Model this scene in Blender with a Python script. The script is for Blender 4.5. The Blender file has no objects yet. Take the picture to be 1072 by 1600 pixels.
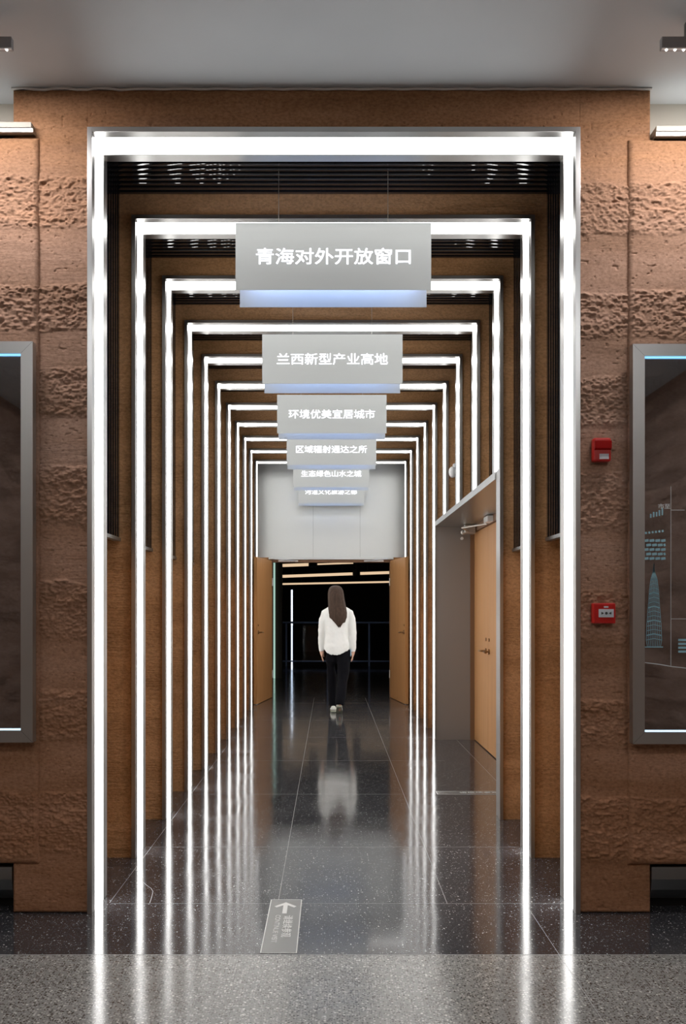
import bpy, bmesh, math, random
import numpy as np
from mathutils import Vector, Matrix

random.seed(7); np.random.seed(7)
S = bpy.context.scene
COL = S.collection
PI = math.pi

# ------------------------------------------------------------------ camera, exposure, light
CAMX, CAMH, FPX = -0.0175, 1.35, 1585.0
cam_d = bpy.data.cameras.new('camera')
cam = bpy.data.objects.new('camera', cam_d); COL.objects.link(cam)
cam.location = (CAMX, 0, CAMH); cam.rotation_euler = (PI/2, 0, 0)
cam_d.sensor_fit = 'VERTICAL'; cam_d.sensor_height = 36.0; cam_d.sensor_width = 24.12
cam_d.lens = FPX/1600*36
cam_d.shift_x = 20.5/1600; cam_d.shift_y = 151.5/1600
cam_d.clip_start = 0.05; cam_d.clip_end = 200
S.camera = cam
S.view_settings.view_transform = 'Standard'; S.view_settings.look = 'None'
S.view_settings.gamma = 1; S.view_settings.use_curve_mapping = False
S.view_settings.exposure = 0.0

PORTAL_GLOW = 6.0        # radiance of the light bands
WASHER_W = 14.0          # watts of each wall washer
ROOM_FILL = 27.0          # radiance of the unseen ceiling panels added as fill

w = bpy.data.worlds.new('world'); S.world = w; w.use_nodes = True
w.node_tree.nodes['Background'].inputs[0].default_value = (0.75, 0.8, 0.9, 1)
w.node_tree.nodes['Background'].inputs[1].default_value = 0.02

# ------------------------------------------------------------------ materials
def mat(name, color, rough=0.5, metal=0.0, emit=None, estr=0.0, coat=0.0, spec=None):
    m = bpy.data.materials.new(name); m.use_nodes = True
    b = m.node_tree.nodes['Principled BSDF']
    b.inputs['Base Color'].default_value = (*color, 1)
    b.inputs['Roughness'].default_value = rough
    b.inputs['Metallic'].default_value = metal
    if coat: b.inputs['Coat Weight'].default_value = coat; b.inputs['Coat Roughness'].default_value = 0.05
    if spec is not None: b.inputs['Specular IOR Level'].default_value = spec
    if emit: b.inputs['Emission Color'].default_value = (*emit, 1); b.inputs['Emission Strength'].default_value = estr
    return m

class NT:
    def __init__(s, m): s.t = m.node_tree; s.b = s.t.nodes['Principled BSDF']; s.pos = s.t.nodes.new('ShaderNodeNewGeometry').outputs['Position']
    def n(s, typ, **k):
        x = s.t.nodes.new(typ)
        for a, v in k.items(): setattr(x, a, v)
        return x
    def l(s, a, b): s.t.links.new(a, b)
    def scaled(s, sc):
        m = s.n('ShaderNodeMapping'); m.inputs['Scale'].default_value = sc; s.l(s.pos, m.inputs['Vector']); return m.outputs[0]
    def noise(s, sc, scale=1.0, detail=4, rough=0.55):
        x = s.n('ShaderNodeTexNoise'); x.inputs['Scale'].default_value = scale; x.inputs['Detail'].default_value = detail; x.inputs['Roughness'].default_value = rough
        s.l(s.scaled(sc), x.inputs['Vector']); return x.outputs['Fac']
    def ramp(s, fac, stops):
        r = s.n('ShaderNodeValToRGB'); e = r.color_ramp.elements
        while len(e) < len(stops): e.new(0.5)
        for i, (p, c) in enumerate(stops):
            e[i].position = p; e[i].color = (*c, 1) if len(c) == 3 else c
        s.l(fac, r.inputs[0]); return r.outputs[0]
    def mix(s, fac, a, b, mode='MIX'):
        x = s.n('ShaderNodeMix', data_type='RGBA', blend_type=mode)
        if hasattr(fac, 'links'): s.l(fac, x.inputs[0])
        else: x.inputs[0].default_value = fac
        for v, i in ((a, 6), (b, 7)):
            if hasattr(v, 'links'): s.l(v, x.inputs[i])
            else: x.inputs[i].default_value = (*v, 1)
        return x.outputs[2]
    def math(s, op, a, b=None):
        x = s.n('ShaderNodeMath', operation=op)
        for v, i in ((a, 0), (b, 1)):
            if v is None: continue
            if hasattr(v, 'links'): s.l(v, x.inputs[i])
            else: x.inputs[i].default_value = v
        return x.outputs[0]
    def bump(s, h, strength, dist, prev=None):
        x = s.n('ShaderNodeBump'); x.inputs['Strength'].default_value = strength; x.inputs['Distance'].default_value = dist
        s.l(h, x.inputs['Height'])
        if prev is not None: s.l(prev, x.inputs['Normal'])
        return x.outputs[0]

def earth_material(name, c_dark, c_mid, c_light, bump, layers=None):
    m = mat(name, c_mid, 0.95, spec=0.15); t = NT(m)
    big = t.noise((1.2, 1.2, 7.0), 1.0, 3)
    fine = t.noise((1, 1, 1.6), 60, 5, 0.6)
    base = t.ramp(big, [(0.3, c_dark), (0.5, c_mid), (0.7, c_light)])
    if layers:
        sep = t.n('ShaderNodeSeparateXYZ'); t.l(t.pos, sep.inputs[0])
        hz = t.math('ADD', t.math('DIVIDE', sep.outputs[2], 3.7), t.math('MULTIPLY', t.math('SUBTRACT', big, 0.5), 0.25))
        base = t.mix(1.0, base, t.ramp(hz, layers), 'MULTIPLY')
    grain = t.ramp(fine, [(0.3, (0.72, 0.70, 0.68)), (0.62, (1.12, 1.10, 1.08))])
    c = t.mix(1.0, base, grain, 'MULTIPLY')
    pit = t.n('ShaderNodeTexVoronoi'); pit.inputs['Scale'].default_value = 1
    t.l(t.scaled((28, 28, 48)), pit.inputs['Vector'])
    pm = t.ramp(pit.outputs['Distance'], [(0.05, (0.45, 0.42, 0.4)), (0.13, (1, 1, 1))])
    c = t.mix(0.8, c, pm, 'MULTIPLY')
    t.l(c, t.b.inputs['Base Color'])
    n1 = t.bump(fine, 0.7*bump, 0.006)
    strata = t.noise((6, 6, 45), 1.0, 6, 0.65)
    bandn = t.ramp(t.noise((0.6, 0.6, 4.3), 1.0, 1), [(0.45, (0.15,)*3), (0.55, (1,)*3)])
    n2 = t.bump(t.math('MULTIPLY', strata, bandn), 0.9*bump, 0.02, n1)
    t.l(n2, t.b.inputs['Normal'])
    return m
M = {}
M['earth_front'] = earth_material('rammed_earth', (0.27, 0.165, 0.110), (0.34, 0.215, 0.152), (0.40, 0.262, 0.195), 0.35,
    [(0.10, (1.0, 0.80, 0.62)), (0.35, (1.0, 0.90, 0.82)), (0.60, (1.0, 1.02, 1.05)), (0.82, (1.0, 0.99, 0.98)), (0.94, (0.95, 0.80, 0.60))])
M['earth'] = earth_material('rammed_earth_corridor', (0.40, 0.215, 0.098), (0.47, 0.26, 0.122), (0.53, 0.30, 0.15), 1.0)

M['earth_hall'] = earth_material('rammed_earth_hall', (0.25, 0.16, 0.12), (0.34, 0.225, 0.175), (0.42, 0.29, 0.23), 2.2)
def brushed(name, col, rough, axis=(2, 2, 160), metal=1.0):
    m = mat(name, col, rough, metal); t = NT(m)
    f = t.noise(axis, 1.0, 3)
    t.l(t.math('ADD', t.math('MULTIPLY', f, 0.16), rough-0.08), t.b.inputs['Roughness'])
    return m
M['steel'] = mat('satin_steel', (0.50, 0.50, 0.49), 0.30, 1.0)
M['steel_dark'] = mat('dark_satin_steel', (0.30, 0.31, 0.31), 0.34, 1.0)
M['jamb'] = mat('grey_metal_panel', (0.30, 0.28, 0.265), 0.42, 0.55)
M['plate'] = brushed('sign_plate_metal', (0.44, 0.46, 0.46), 0.42, (3, 3, 90), 0.55)
M['end_panel'] = brushed('satin_aluminium_panel', (0.62, 0.64, 0.63), 0.36, (2, 2, 70), 0.6)
M['black_gloss'] = mat('black_gloss_slat', (0.012, 0.012, 0.014), 0.03, 0)
M['black_gloss'].node_tree.nodes['Principled BSDF'].inputs['IOR'].default_value = 2.0
M['black'] = mat('black_backing', (0.008, 0.008, 0.008), 0.7)
M['glow'] = mat('white_light_band', (0.8, 0.8, 0.8), 0.4, emit=(1, 0.985, 0.96), estr=PORTAL_GLOW)
M['white_paint'] = mat('white_paint', (0.50, 0.47, 0.41), 0.8)
M['caulk'] = mat('white_caulk', (0.7, 0.68, 0.65), 0.7)
M['red'] = mat('red_plastic', (0.45, 0.012, 0.010), 0.28)
M['red_dark'] = mat('red_lens', (0.30, 0.006, 0.006), 0.12)
M['label_white'] = mat('pale_label', (0.55, 0.58, 0.62), 0.5)
M['ink'] = mat('dark_print', (0.03, 0.03, 0.03), 0.6)
M['white_plastic'] = mat('white_plastic', (0.8, 0.8, 0.8), 0.35)
M['wire'] = mat('steel_wire', (0.55, 0.52, 0.48), 0.35, 0.8)
M['letter'] = mat('lit_lettering', (0.9, 0.9, 0.95), 0.5, emit=(0.93, 0.95, 1.0), estr=1.1)
M['tube'] = mat('blue_white_tube', (0.8, 0.85, 1), 0.5, emit=(0.46, 0.60, 1.0), estr=19)
M['cyan_led'] = mat('cyan_led', (0.3, 0.6, 0.8), 0.5, emit=(0.25, 0.62, 0.95), estr=1.3)
M['pale_led'] = mat('pale_led', (0.6, 0.8, 0.9), 0.5, emit=(0.65, 0.85, 1.0), estr=1.2)
M['led'] = mat('led_dot', (1, 1, 1), 0.5, emit=(1, 0.97, 0.93), estr=12)
M['room_fill'] = mat('hall_fill_panel', (0.9, 0.9, 0.9), 0.5, emit=(0.95, 0.97, 1.0), estr=ROOM_FILL)
M['warm_strip'] = mat('warm_strip_light', (0.9, 0.7, 0.5), 0.5, emit=(1.0, 0.72, 0.46), estr=0.8)
M['cold_strip'] = mat('cold_strip_light', (0.8, 0.85, 1), 0.5, emit=(0.8, 0.88, 1.0), estr=2.0)
M['green_strip'] = mat('pale_green_strip_light', (0.6, 0.8, 0.75), 0.5, emit=(0.55, 0.85, 0.72), estr=0.7)
M['dark_wall'] = mat('dark_brown_wall', (0.045, 0.028, 0.018), 0.6)
M['hall_black'] = mat('black_hall', (0.006, 0.006, 0.009), 0.7)
M['rail'] = mat('blue_black_rail', (0.12, 0.17, 0.30), 0.35, 0.7)
M['print_blue'] = mat('pale_blue_print', (0.28, 0.50, 0.58), 0.6)
M['print_white'] = mat('white_print', (0.6, 0.62, 0.62), 0.6)
M['door_edge'] = mat('dark_wood_frame', (0.20, 0.10, 0.045), 0.5)
M['brass'] = mat('bronze_handle', (0.30, 0.18, 0.09), 0.3, 0.8)

def wood():
    m = mat('tan_laminate', (0.5, 0.28, 0.13), 0.42); t = NT(m)
    f = t.noise((30, 30, 1.2), 1.0, 4)
    t.l(t.ramp(f, [(0.3, (0.46, 0.225, 0.080)), (0.7, (0.56, 0.285, 0.11))]), t.b.inputs['Base Color']); return m
M['wood'] = wood()

def ceiling_paint():
    m = mat('grey_ceiling_paint', (0.52, 0.53, 0.55), 0.6); t = NT(m)
    t.l(t.ramp(t.noise((0.6, 0.6, 0.6), 1.5, 3), [(0.3, (0.54, 0.575, 0.61)), (0.7, (0.61, 0.645, 0.68))]), t.b.inputs['Base Color']); return m
M['ceiling'] = ceiling_paint()

def terrazzo(name, base, base2, specks, rough, coat):
    m = mat(name, base, rough, coat=coat); t = NT(m)
    c = t.ramp(t.noise((1, 1, 1), 2.2, 4), [(0.3, base), (0.7, base2)])
    for sc, thr, col, pick in specks:
        v = t.n('ShaderNodeTexVoronoi'); v.inputs['Scale'].default_value = sc; t.l(t.scaled((1, 1, 1)), v.inputs['Vector'])
        sep = t.n('ShaderNodeSeparateColor'); t.l(v.outputs['Color'], sep.inputs[0])
        near = t.math('LESS_THAN', v.outputs['Distance'], thr)
        sel = t.math('GREATER_THAN', sep.outputs[0], pick)
        c = t.mix(t.math('MULTIPLY', near, sel), c, col)
    t.l(c, t.b.inputs['Base Color'])
    r = t.ramp(t.noise((1, 1, 1), 3.0, 3), [(0.3, (rough*0.8,)*3), (0.7, (rough*1.25,)*3)])
    t.l(r, t.b.inputs['Roughness'])
    t.l(t.bump(t.noise((1, 0.45, 1), 2.6, 2), 0.06, 0.02), t.b.inputs['Normal'])
    return m
M['floor_dark'] = terrazzo('dark_polished_terrazzo', (0.030, 0.030, 0.034), (0.042, 0.042, 0.046),
    [(150, 0.34, (0.12, 0.12, 0.12), 0.62), (105, 0.28, (0.42, 0.42, 0.40), 0.84), (58, 0.20, (0.62, 0.62, 0.58), 0.88)], 0.10, 0.0)
M['floor_light'] = terrazzo('light_polished_terrazzo', (0.22, 0.218, 0.205), (0.265, 0.262, 0.248),
    [(120, 0.42, (0.050, 0.048, 0.044), 0.50), (100, 0.40, (0.42, 0.41, 0.38), 0.55), (62, 0.27, (0.62, 0.60, 0.55), 0.84), (66, 0.30, (0.035, 0.032, 0.03), 0.80)], 0.13, 0.0)

def glass(name, tint, refl, floor=0.0):
    m = bpy.data.materials.new(name); m.use_nodes = True; t = m.node_tree; t.nodes.clear()
    o = t.nodes.new('ShaderNodeOutputMaterial'); tr = t.nodes.new('ShaderNodeBsdfTransparent'); g = t.nodes.new('ShaderNodeBsdfGlossy')
    tr.inputs[0].default_value = (*tint, 1); g.inputs[0].default_value = (0.9, 0.95, 1, 1); g.inputs['Roughness'].default_value = 0.02
    f = t.nodes.new('ShaderNodeFresnel'); f.inputs[0].default_value = refl
    x = t.nodes.new('ShaderNodeMixShader'); mx = t.nodes.new('ShaderNodeMath'); mx.operation = 'MAXIMUM'; t.links.new(f.outputs[0], mx.inputs[0]); mx.inputs[1].default_value = floor; t.links.new(mx.outputs[0], x.inputs[0]); t.links.new(tr.outputs[0], x.inputs[1]); t.links.new(g.outputs[0], x.inputs[2])
    t.links.new(x.outputs[0], o.inputs[0]); return m
M['glass'] = glass('tinted_glass', (0.70, 0.72, 0.76), 1.6, 0.36)

# ------------------------------------------------------------------ mesh helpers
class MB:
    def __init__(s): s.bm = bmesh.new()
    def box(s, x0, x1, y0, y1, z0, z1, bev=0.0):
        if x0 > x1: x0, x1 = x1, x0
        if y0 > y1: y0, y1 = y1, y0
        if z0 > z1: z0, z1 = z1, z0
        v = [s.bm.verts.new((x, y, z)) for x in (x0, x1) for y in (y0, y1) for z in (z0, z1)]
        fs = [s.bm.faces.new([v[i] for i in q]) for q in ((0,1,3,2), (4,6,7,5), (0,4,5,1), (2,3,7,6), (0,2,6,4), (1,5,7,3))]
        if bev > 0:
            es = {e for f in fs for e in f.edges}
            bmesh.ops.bevel(s.bm, geom=list(es), offset=bev, segments=2, affect='EDGES', profile=0.5)
        return s
    def tube(s, pts, r, seg=8, caps=True):
        pts = [Vector(p) for p in pts]; rs = r if isinstance(r, (list, tuple)) else [r]*len(pts)
        rings = []; up = Vector((0, 0, 1)); prev = None
        for i, p in enumerate(pts):
            d = (pts[min(i+1, len(pts)-1)]-pts[max(i-1, 0)]).normalized()
            a = d.cross(up) if abs(d.dot(up)) < 0.95 else d.cross(Vector((1, 0, 0)))
            a.normalize()
            if prev is not None and a.dot(prev) < 0: a = -a
            prev = a; b = d.cross(a)
            rings.append([s.bm.verts.new(p+rs[i]*(math.cos(2*PI*k/seg)*a+math.sin(2*PI*k/seg)*b)) for k in range(seg)])
        for i in range(len(rings)-1):
            for k in range(seg): s.bm.faces.new([rings[i][k], rings[i][(k+1) % seg], rings[i+1][(k+1) % seg], rings[i+1][k]])
        if caps: s.bm.faces.new(rings[0][::-1]); s.bm.faces.new(rings[-1])
        return s
    def loft(s, rings, caps=True):
        rr = [[s.bm.verts.new(p) for p in r] for r in rings]; n = len(rr[0])
        for i in range(len(rr)-1):
            for k in range(n): s.bm.faces.new([rr[i][k], rr[i][(k+1) % n], rr[i+1][(k+1) % n], rr[i+1][k]])
        if caps: s.bm.faces.new(rr[0][::-1]); s.bm.faces.new(rr[-1])
        return s
    def prism(s, poly, axis, a, b):
        # poly: 2-D points, extruded along axis from a to b
        def P(u, v, t): return {'x': (t, u, v), 'y': (u, t, v), 'z': (u, v, t)}[axis]
        A = [s.bm.verts.new(P(u, v, a)) for u, v in poly]; B = [s.bm.verts.new(P(u, v, b)) for u, v in poly]
        n = len(poly)
        for k in range(n): s.bm.faces.new([A[k], A[(k+1) % n], B[(k+1) % n], B[k]])
        s.bm.faces.new(A[::-1]); s.bm.faces.new(B); return s
    def sphere(s, c, r, sx=1, sy=1, sz=1, u=12, v=8):
        mt = Matrix.Translation(c) @ Matrix.Diagonal((r*sx, r*sy, r*sz, 1))
        bmesh.ops.create_uvsphere(s.bm, u_segments=u, v_segments=v, radius=1, matrix=mt); return s
    def ribbon(s, pts, wd, z):
        pts = [Vector((p[0], p[1], z)) for p in pts]; L = []; R = []
        for i, p in enumerate(pts):
            d = (pts[min(i+1, len(pts)-1)]-pts[max(i-1, 0)]).normalized(); a = Vector((-d.y, d.x, 0))*wd/2
            L.append(s.bm.verts.new(p+a)); R.append(s.bm.verts.new(p-a))
        for i in range(len(pts)-1): s.bm.faces.new([R[i], R[i+1], L[i+1], L[i]])
        return s
    def mesh(s, name, off=(0, 0, 0)):
        bmesh.ops.recalc_face_normals(s.bm, faces=s.bm.faces[:])
        bmesh.ops.translate(s.bm, verts=s.bm.verts[:], vec=-Vector(off))
        me = bpy.data.meshes.new(name); s.bm.to_mesh(me); s.bm.free(); return me

def base_of(o):
    v = Vector((0, 0, 0))
    while o is not None: v += o.location; o = o.parent
    return v
def props(o, label=None, cat=None, group=None, kind=None):
    if label: o['label'] = label
    if cat: o['category'] = cat
    if group: o['group'] = group
    if kind: o['kind'] = kind
    return o
def thing(name, loc, label, cat, group=None):
    o = bpy.data.objects.new(name, None); o.empty_display_size = 0.1; COL.objects.link(o); o.location = loc
    return props(o, label, cat, group)
def part(name, mb, m, parent, label=None, smooth=False):
    me = mb.mesh(name, base_of(parent)); me.materials.append(M[m] if isinstance(m, str) else m)
    if smooth: me.polygons.foreach_set('use_smooth', [True]*len(me.polygons))
    o = bpy.data.objects.new(name, me); COL.objects.link(o); o.parent = parent
    if label: o['label'] = label
    return o
def solo(name, mb, m, loc, label=None, cat=None, group=None, kind=None, smooth=False):
    me = mb.mesh(name, loc); me.materials.append(M[m])
    if smooth: me.polygons.foreach_set('use_smooth', [True]*len(me.polygons))
    o = bpy.data.objects.new(name, me); COL.objects.link(o); o.location = loc
    return props(o, label, cat, group, kind)
def struct(name, mb, m, label, cat='structure', loc=(0, 0, 0), smooth=False):
    return solo(name, mb, m, loc, label, cat, None, 'structure', smooth)
def text_mesh(txt, size, depth, bold=0.0, spacing=1.0):
    cu = bpy.data.curves.new('lettering', 'FONT'); cu.body = txt; cu.size = size; cu.extrude = depth; cu.offset = bold
    cu.align_x = 'CENTER'; cu.align_y = 'CENTER'; cu.space_character = spacing
    o = bpy.data.objects.new('lettering', cu); COL.objects.link(o)
    dg = bpy.context.evaluated_depsgraph_get(); me = bpy.data.meshes.new_from_object(o.evaluated_get(dg))
    COL.objects.unlink(o); bpy.data.objects.remove(o); bpy.data.curves.remove(cu)
    return me
def text_part(name, txt, size, m, parent, at, rot, bold=0.0, spacing=1.0, depth=0.001, fit=None):
    me = text_mesh(txt, size, depth, 0.0, spacing)
    xs = [v.co.x for v in me.vertices]; ys = [v.co.y for v in me.vertices]
    cx, cy = (min(xs)+max(xs))/2, (min(ys)+max(ys))/2
    sx = fit[0]/(max(xs)-min(xs)) if fit else 1; sy = fit[1]/(max(ys)-min(ys)) if fit else 1
    me.transform(Matrix.Translation(Vector(at)-base_of(parent)) @ rot.to_4x4() @ Matrix.Diagonal((sx, sy, 1, 1)) @ Matrix.Translation((-cx, -cy, 0)))
    if bold:
        b = bmesh.new(); base = me.copy()
        for k in range(8):
            d = rot @ Vector((bold*math.cos(k*PI/4), bold*0.8*math.sin(k*PI/4), 0.00002*k))
            c = base.copy(); c.transform(Matrix.Translation(d)); b.from_mesh(c); bpy.data.meshes.remove(c)
        b.to_mesh(me); b.free(); bpy.data.meshes.remove(base)
    me.materials.clear(); me.materials.append(M[m])
    o = bpy.data.objects.new(name, me); COL.objects.link(o); o.parent = parent; return o
ROT_WALL = Matrix.Rotation(PI/2, 3, 'X')
def FL(px, py):   # a photo pixel on the floor, as a place in the hall
    Y = FPX*CAMH/(py-951.5); return ((px-515.5)*Y/FPX+CAMX, Y)

# ------------------------------------------------------------------ dimensions
P0, NP = 4.486, 11
HALF, TOPZ, LIP = 1.0695, 3.461, 0.022
PD = 0.302
WALLY = 4.506
CEIL = 3.664
GR_X, GR_Z, GR_B = 1.157, 3.596, 1.737
HDR = 2.20
YEND = 15.45
PY = [P0+i for i in range(NP)]

# ------------------------------------------------------------------ the hall: floor, ceiling, walls
struct('floor', MB().box(-3.6, 3.6, 3.96, 34, -0.12, 0), 'floor_dark', 'dark polished terrazzo floor with white flecks running down the corridor', 'floor')
struct('floor', MB().box(-3.6, 3.6, -4.2, 3.96, -0.12, 0), 'floor_light', 'light grey speckled terrazzo floor at the front of the hall', 'floor')
j = MB()
Z0 = 0.0004
for Yj, xa, xb in ((4.647, -1.02, 1.06), (5.752, -1.05, 1.06), (7.39, -1.05, 0.77), (9.03, -1.05, 1.0), (10.67, -1.05, 1.05), (12.31, -1.05, 1.05), (14.55, -1.0, 1.0)):
    j.ribbon([(xa, Yj), (xb, Yj)], 0.0028, Z0)
for xj, ya, yb in ((-0.2555, 4.70, 15.4), (0.52, 4.647, 15.4), (-1.03, 4.66, 10), (0.878, 3.2, 4.6), (1.29, 7.5, 10.45)):
    j.ribbon([(xj, ya), (xj, yb)], 0.0022, Z0)
crack = [FL(*p) for p in ((211, 1359), (218, 1363), (222, 1371), (223, 1378), (230, 1384), (236, 1388), (239, 1393), (237, 1402), (234, 1411))]
j.ribbon(crack, 0.0035, Z0)
j.ribbon([(-3.5, 3.96), (3.5, 3.96)], 0.005, Z0)
M['grout'] = mat('pale_grout', (0.30, 0.30, 0.29), 0.3)
props(struct('trim_1', j, 'grout', 'pale joint lines and a crack in the dark floor', 'floor joints'))

struct('ceiling', MB().box(-3.6, 3.6, -4.2, 4.8, CEIL, CEIL+0.15), 'ceiling', 'grey painted ceiling over the front hall', 'ceiling')
struct('wall_back', MB().box(-3.6, 3.6, -4.4, -4.2, 0, CEIL), 'earth', 'rammed earth wall behind the viewer', 'wall')
struct('wall_hall_left', MB().box(-3.8, -3.6, -4.4, 4.9, 0, CEIL), 'earth_hall', 'rammed earth side wall of the hall on the left', 'wall')
struct('wall_hall_right', MB().box(3.43, 3.8, -4.4, 4.9, 0, CEIL), 'earth_hall', 'rammed earth side wall of the hall on the right', 'wall')

# displaced rammed earth faces of the front wall
def vnoise(nx, nz, fx, fz, rng):
    gx, gz = max(2, int(fx))+3, max(2, int(fz))+3
    g = rng.random((gz, gx))
    u = np.linspace(0, gx-2.001, nx); v = np.linspace(0, gz-2.001, nz)
    iu, iv = u.astype(int), v.astype(int); fu, fv = u-iu, v-iv
    fu = fu*fu*(3-2*fu); fv = fv*fv*(3-2*fv)
    a = g[np.ix_(iv, iu)]; b = g[np.ix_(iv, iu+1)]; c = g[np.ix_(iv+1, iu)]; d = g[np.ix_(iv+1, iu+1)]
    return (a*(1-fu)+b*fu)*(1-fv)[:, None]+(c*(1-fu)+d*fu)*fv[:, None]
ROUGH = [(275, 360), (445, 522), (577, 658), (728, 822), (908, 999), (1078, 1158), (1235, 1338)]
ROUGH = [(CAMH+(951.5-b)/351.8, CAMH+(951.5-a)/351.8) for a, b in ROUGH]
def earth_face(name, x0, x1, z0, z1, y, seed, label, depth=0.25, amp=1.0, res=0.0033, roundness=0.012, zoff=0.0, soft=1.0, rim_on='LRTB'):
    rng = np.random.default_rng(seed)
    nx, nz = max(8, int((x1-x0)/res)), max(8, int((z1-z0)/res)); w_, h_ = x1-x0, z1-z0
    X = np.linspace(x0, x1, nx); Z = np.linspace(z0, z1, nz)
    wob = (vnoise(nx, nz, w_*6, h_*4, rng)-0.5)*0.03
    ZZ = Z[:, None]+wob+zoff
    mask = np.zeros((nz, nx))
    for a, b in ROUGH:
        mask = np.maximum(mask, np.clip((ZZ-a)/0.02, 0, 1)*np.clip((b-ZZ)/0.012, 0, 1)*(0.75+0.25*(ZZ-a)/(b-a)))
    def ridged(fx, fz): return 1-np.abs(2*vnoise(nx, nz, w_*fx, h_*fz, rng)-1)
    r = 0.28*ridged(15, 42)+0.36*ridged(34, 85)+0.34*ridged(75, 140)
    r = r*(0.5+vnoise(nx, nz, w_*8, h_*10, rng))
    blob = np.clip(vnoise(nx, nz, w_*50, h_*75, rng)-0.35, 0, 1)+0.9*np.clip(vnoise(nx, nz, w_*95, h_*135, rng)-0.4, 0, 1)
    D = mask*(0.010*r+0.015*blob-0.005)*amp*soft
    D += (vnoise(nx, nz, w_*4, h_*5, rng)*0.003+vnoise(nx, nz, w_*18, h_*22, rng)*0.0015+vnoise(nx, nz, w_*55, h_*70, rng)*0.0008)*amp
    pits = np.clip(vnoise(nx, nz, w_*60, h_*90, rng)-0.86, 0, 1)*0.05*amp
    D -= pits*(1-mask)
    far = 9+0*X; farz = 9+0*Z
    ex = np.minimum(X-x0 if 'L' in rim_on else far, x1-X if 'R' in rim_on else far); ez = np.minimum(Z-z0 if 'B' in rim_on else farz, z1-Z if 'T' in rim_on else farz)
    e = np.minimum(ex[None, :], ez[:, None])
    q = np.clip(e/roundness, 0, 1); D = D*q+roundness*(np.sqrt(np.clip(1-(1-q)**2, 0, 1))-1)
    Yv = y-D
    co = np.empty((nz, nx, 3)); co[..., 0] = X[None, :]; co[..., 2] = Z[:, None]; co[..., 1] = Yv
    front = nx*nz
    cx = (x0+x1)/2; cz = (z0+z1)/2
    co = co.reshape(-1, 3)
    idx = np.arange(front).reshape(nz, nx)
    fa = np.stack([idx[:-1, :-1], idx[:-1, 1:], idx[1:, 1:], idx[1:, :-1]], -1).reshape(-1, 4)
    # solid behind
    rim = np.concatenate([idx[0, :], idx[1:, -1], idx[-1, -2::-1], idx[-2:0:-1, 0]])
    back = co[rim].copy(); back[:, 1] = y+depth
    nb = len(rim); bi = front+np.arange(nb)
    fb = np.stack([rim, bi, np.roll(bi, -1), np.roll(rim, -1)], -1)
    allco = np.concatenate([co, back]); allf = np.concatenate([fa, fb])
    me = bpy.data.meshes.new(name)
    me.vertices.add(len(allco)); me.vertices.foreach_set('co', allco.astype(np.float32).ravel())
    me.loops.add(allf.size); me.loops.foreach_set('vertex_index', allf.astype(np.int32).ravel())
    me.polygons.add(len(allf)); me.polygons.foreach_set('loop_start', (np.arange(len(allf))*4).astype(np.int32))
    me.polygons.foreach_set('loop_total', np.full(len(allf), 4, dtype=np.int32))
    me.polygons.foreach_set('use_smooth', [True]*len(allf))
    me.update(calc_edges=True); me.validate()
    me.materials.append(M['earth_front'])
    o = bpy.data.objects.new(name, me); COL.objects.link(o)
    return props(o, label, 'wall', None, 'structure')
OUT = HALF+LIP+0.001
LX0, LX1 = -1.4265, -OUT
earth_face('wall_front', LX0, -OUT, 0.0, CEIL-0.006, WALLY, 11, 'brown rammed earth wall left of the first light portal', rim_on='LTB')
earth_face('wall_front', OUT, 1.4085, 0.0, CEIL-0.006, WALLY, 12, 'brown rammed earth wall right of the first light portal with the red alarm devices', zoff=0.03, rim_on='RTB')
earth_face('wall_front', -OUT, OUT, TOPZ+LIP+0.001, CEIL-0.006, WALLY, 13, 'brown rammed earth band above the first light portal', rim_on='T')
earth_face('wall_slab_left', -2.2, -1.305, 0.222, 3.437, WALLY-0.022, 21, 'rammed earth slab on the left behind the display case', depth=0.2, amp=1.0, roundness=0.02)
earth_face('wall_slab_right', 1.303, 2.2, 0.217, 3.430, WALLY-0.022, 22, 'rammed earth slab on the right behind the display case', depth=0.2, amp=1.0, roundness=0.02, zoff=0.03)
struct('wall_upper_left', MB().box(-3.6, LX0-0.001, 4.65, 4.80, 3.0, CEIL), 'white_paint', 'off-white set-back wall above the left slab', 'wall')
struct('wall_upper_right', MB().box(1.4095, 3.6, 4.65, 4.80, 3.0, CEIL), 'white_paint', 'off-white set-back wall above the right slab', 'wall')
struct('wall_outer_left', MB().box(-3.6, -2.2, WALLY-0.02, 4.80, 0, 3.43), 'earth', 'rammed earth wall further left', 'wall')
struct('wall_outer_right', MB().box(2.2, 3.6, WALLY-0.02, 4.80, 0, 3.43), 'earth', 'rammed earth wall further right', 'wall')
# caulk bead along the ceiling
bead = []
for k in range(60):
    x = LX0-0.004+(1.4085+0.008-LX0)*k/59; bead.append((x, WALLY-0.004, CEIL-0.006+0.003*math.sin(k*1.7)*(1.5 if k < 12 else 0.6)))
struct('trim_2', MB().tube(bead, 0.006, 6), 'caulk', 'white caulk bead where the earth wall meets the ceiling', 'trim', smooth=True)
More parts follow.
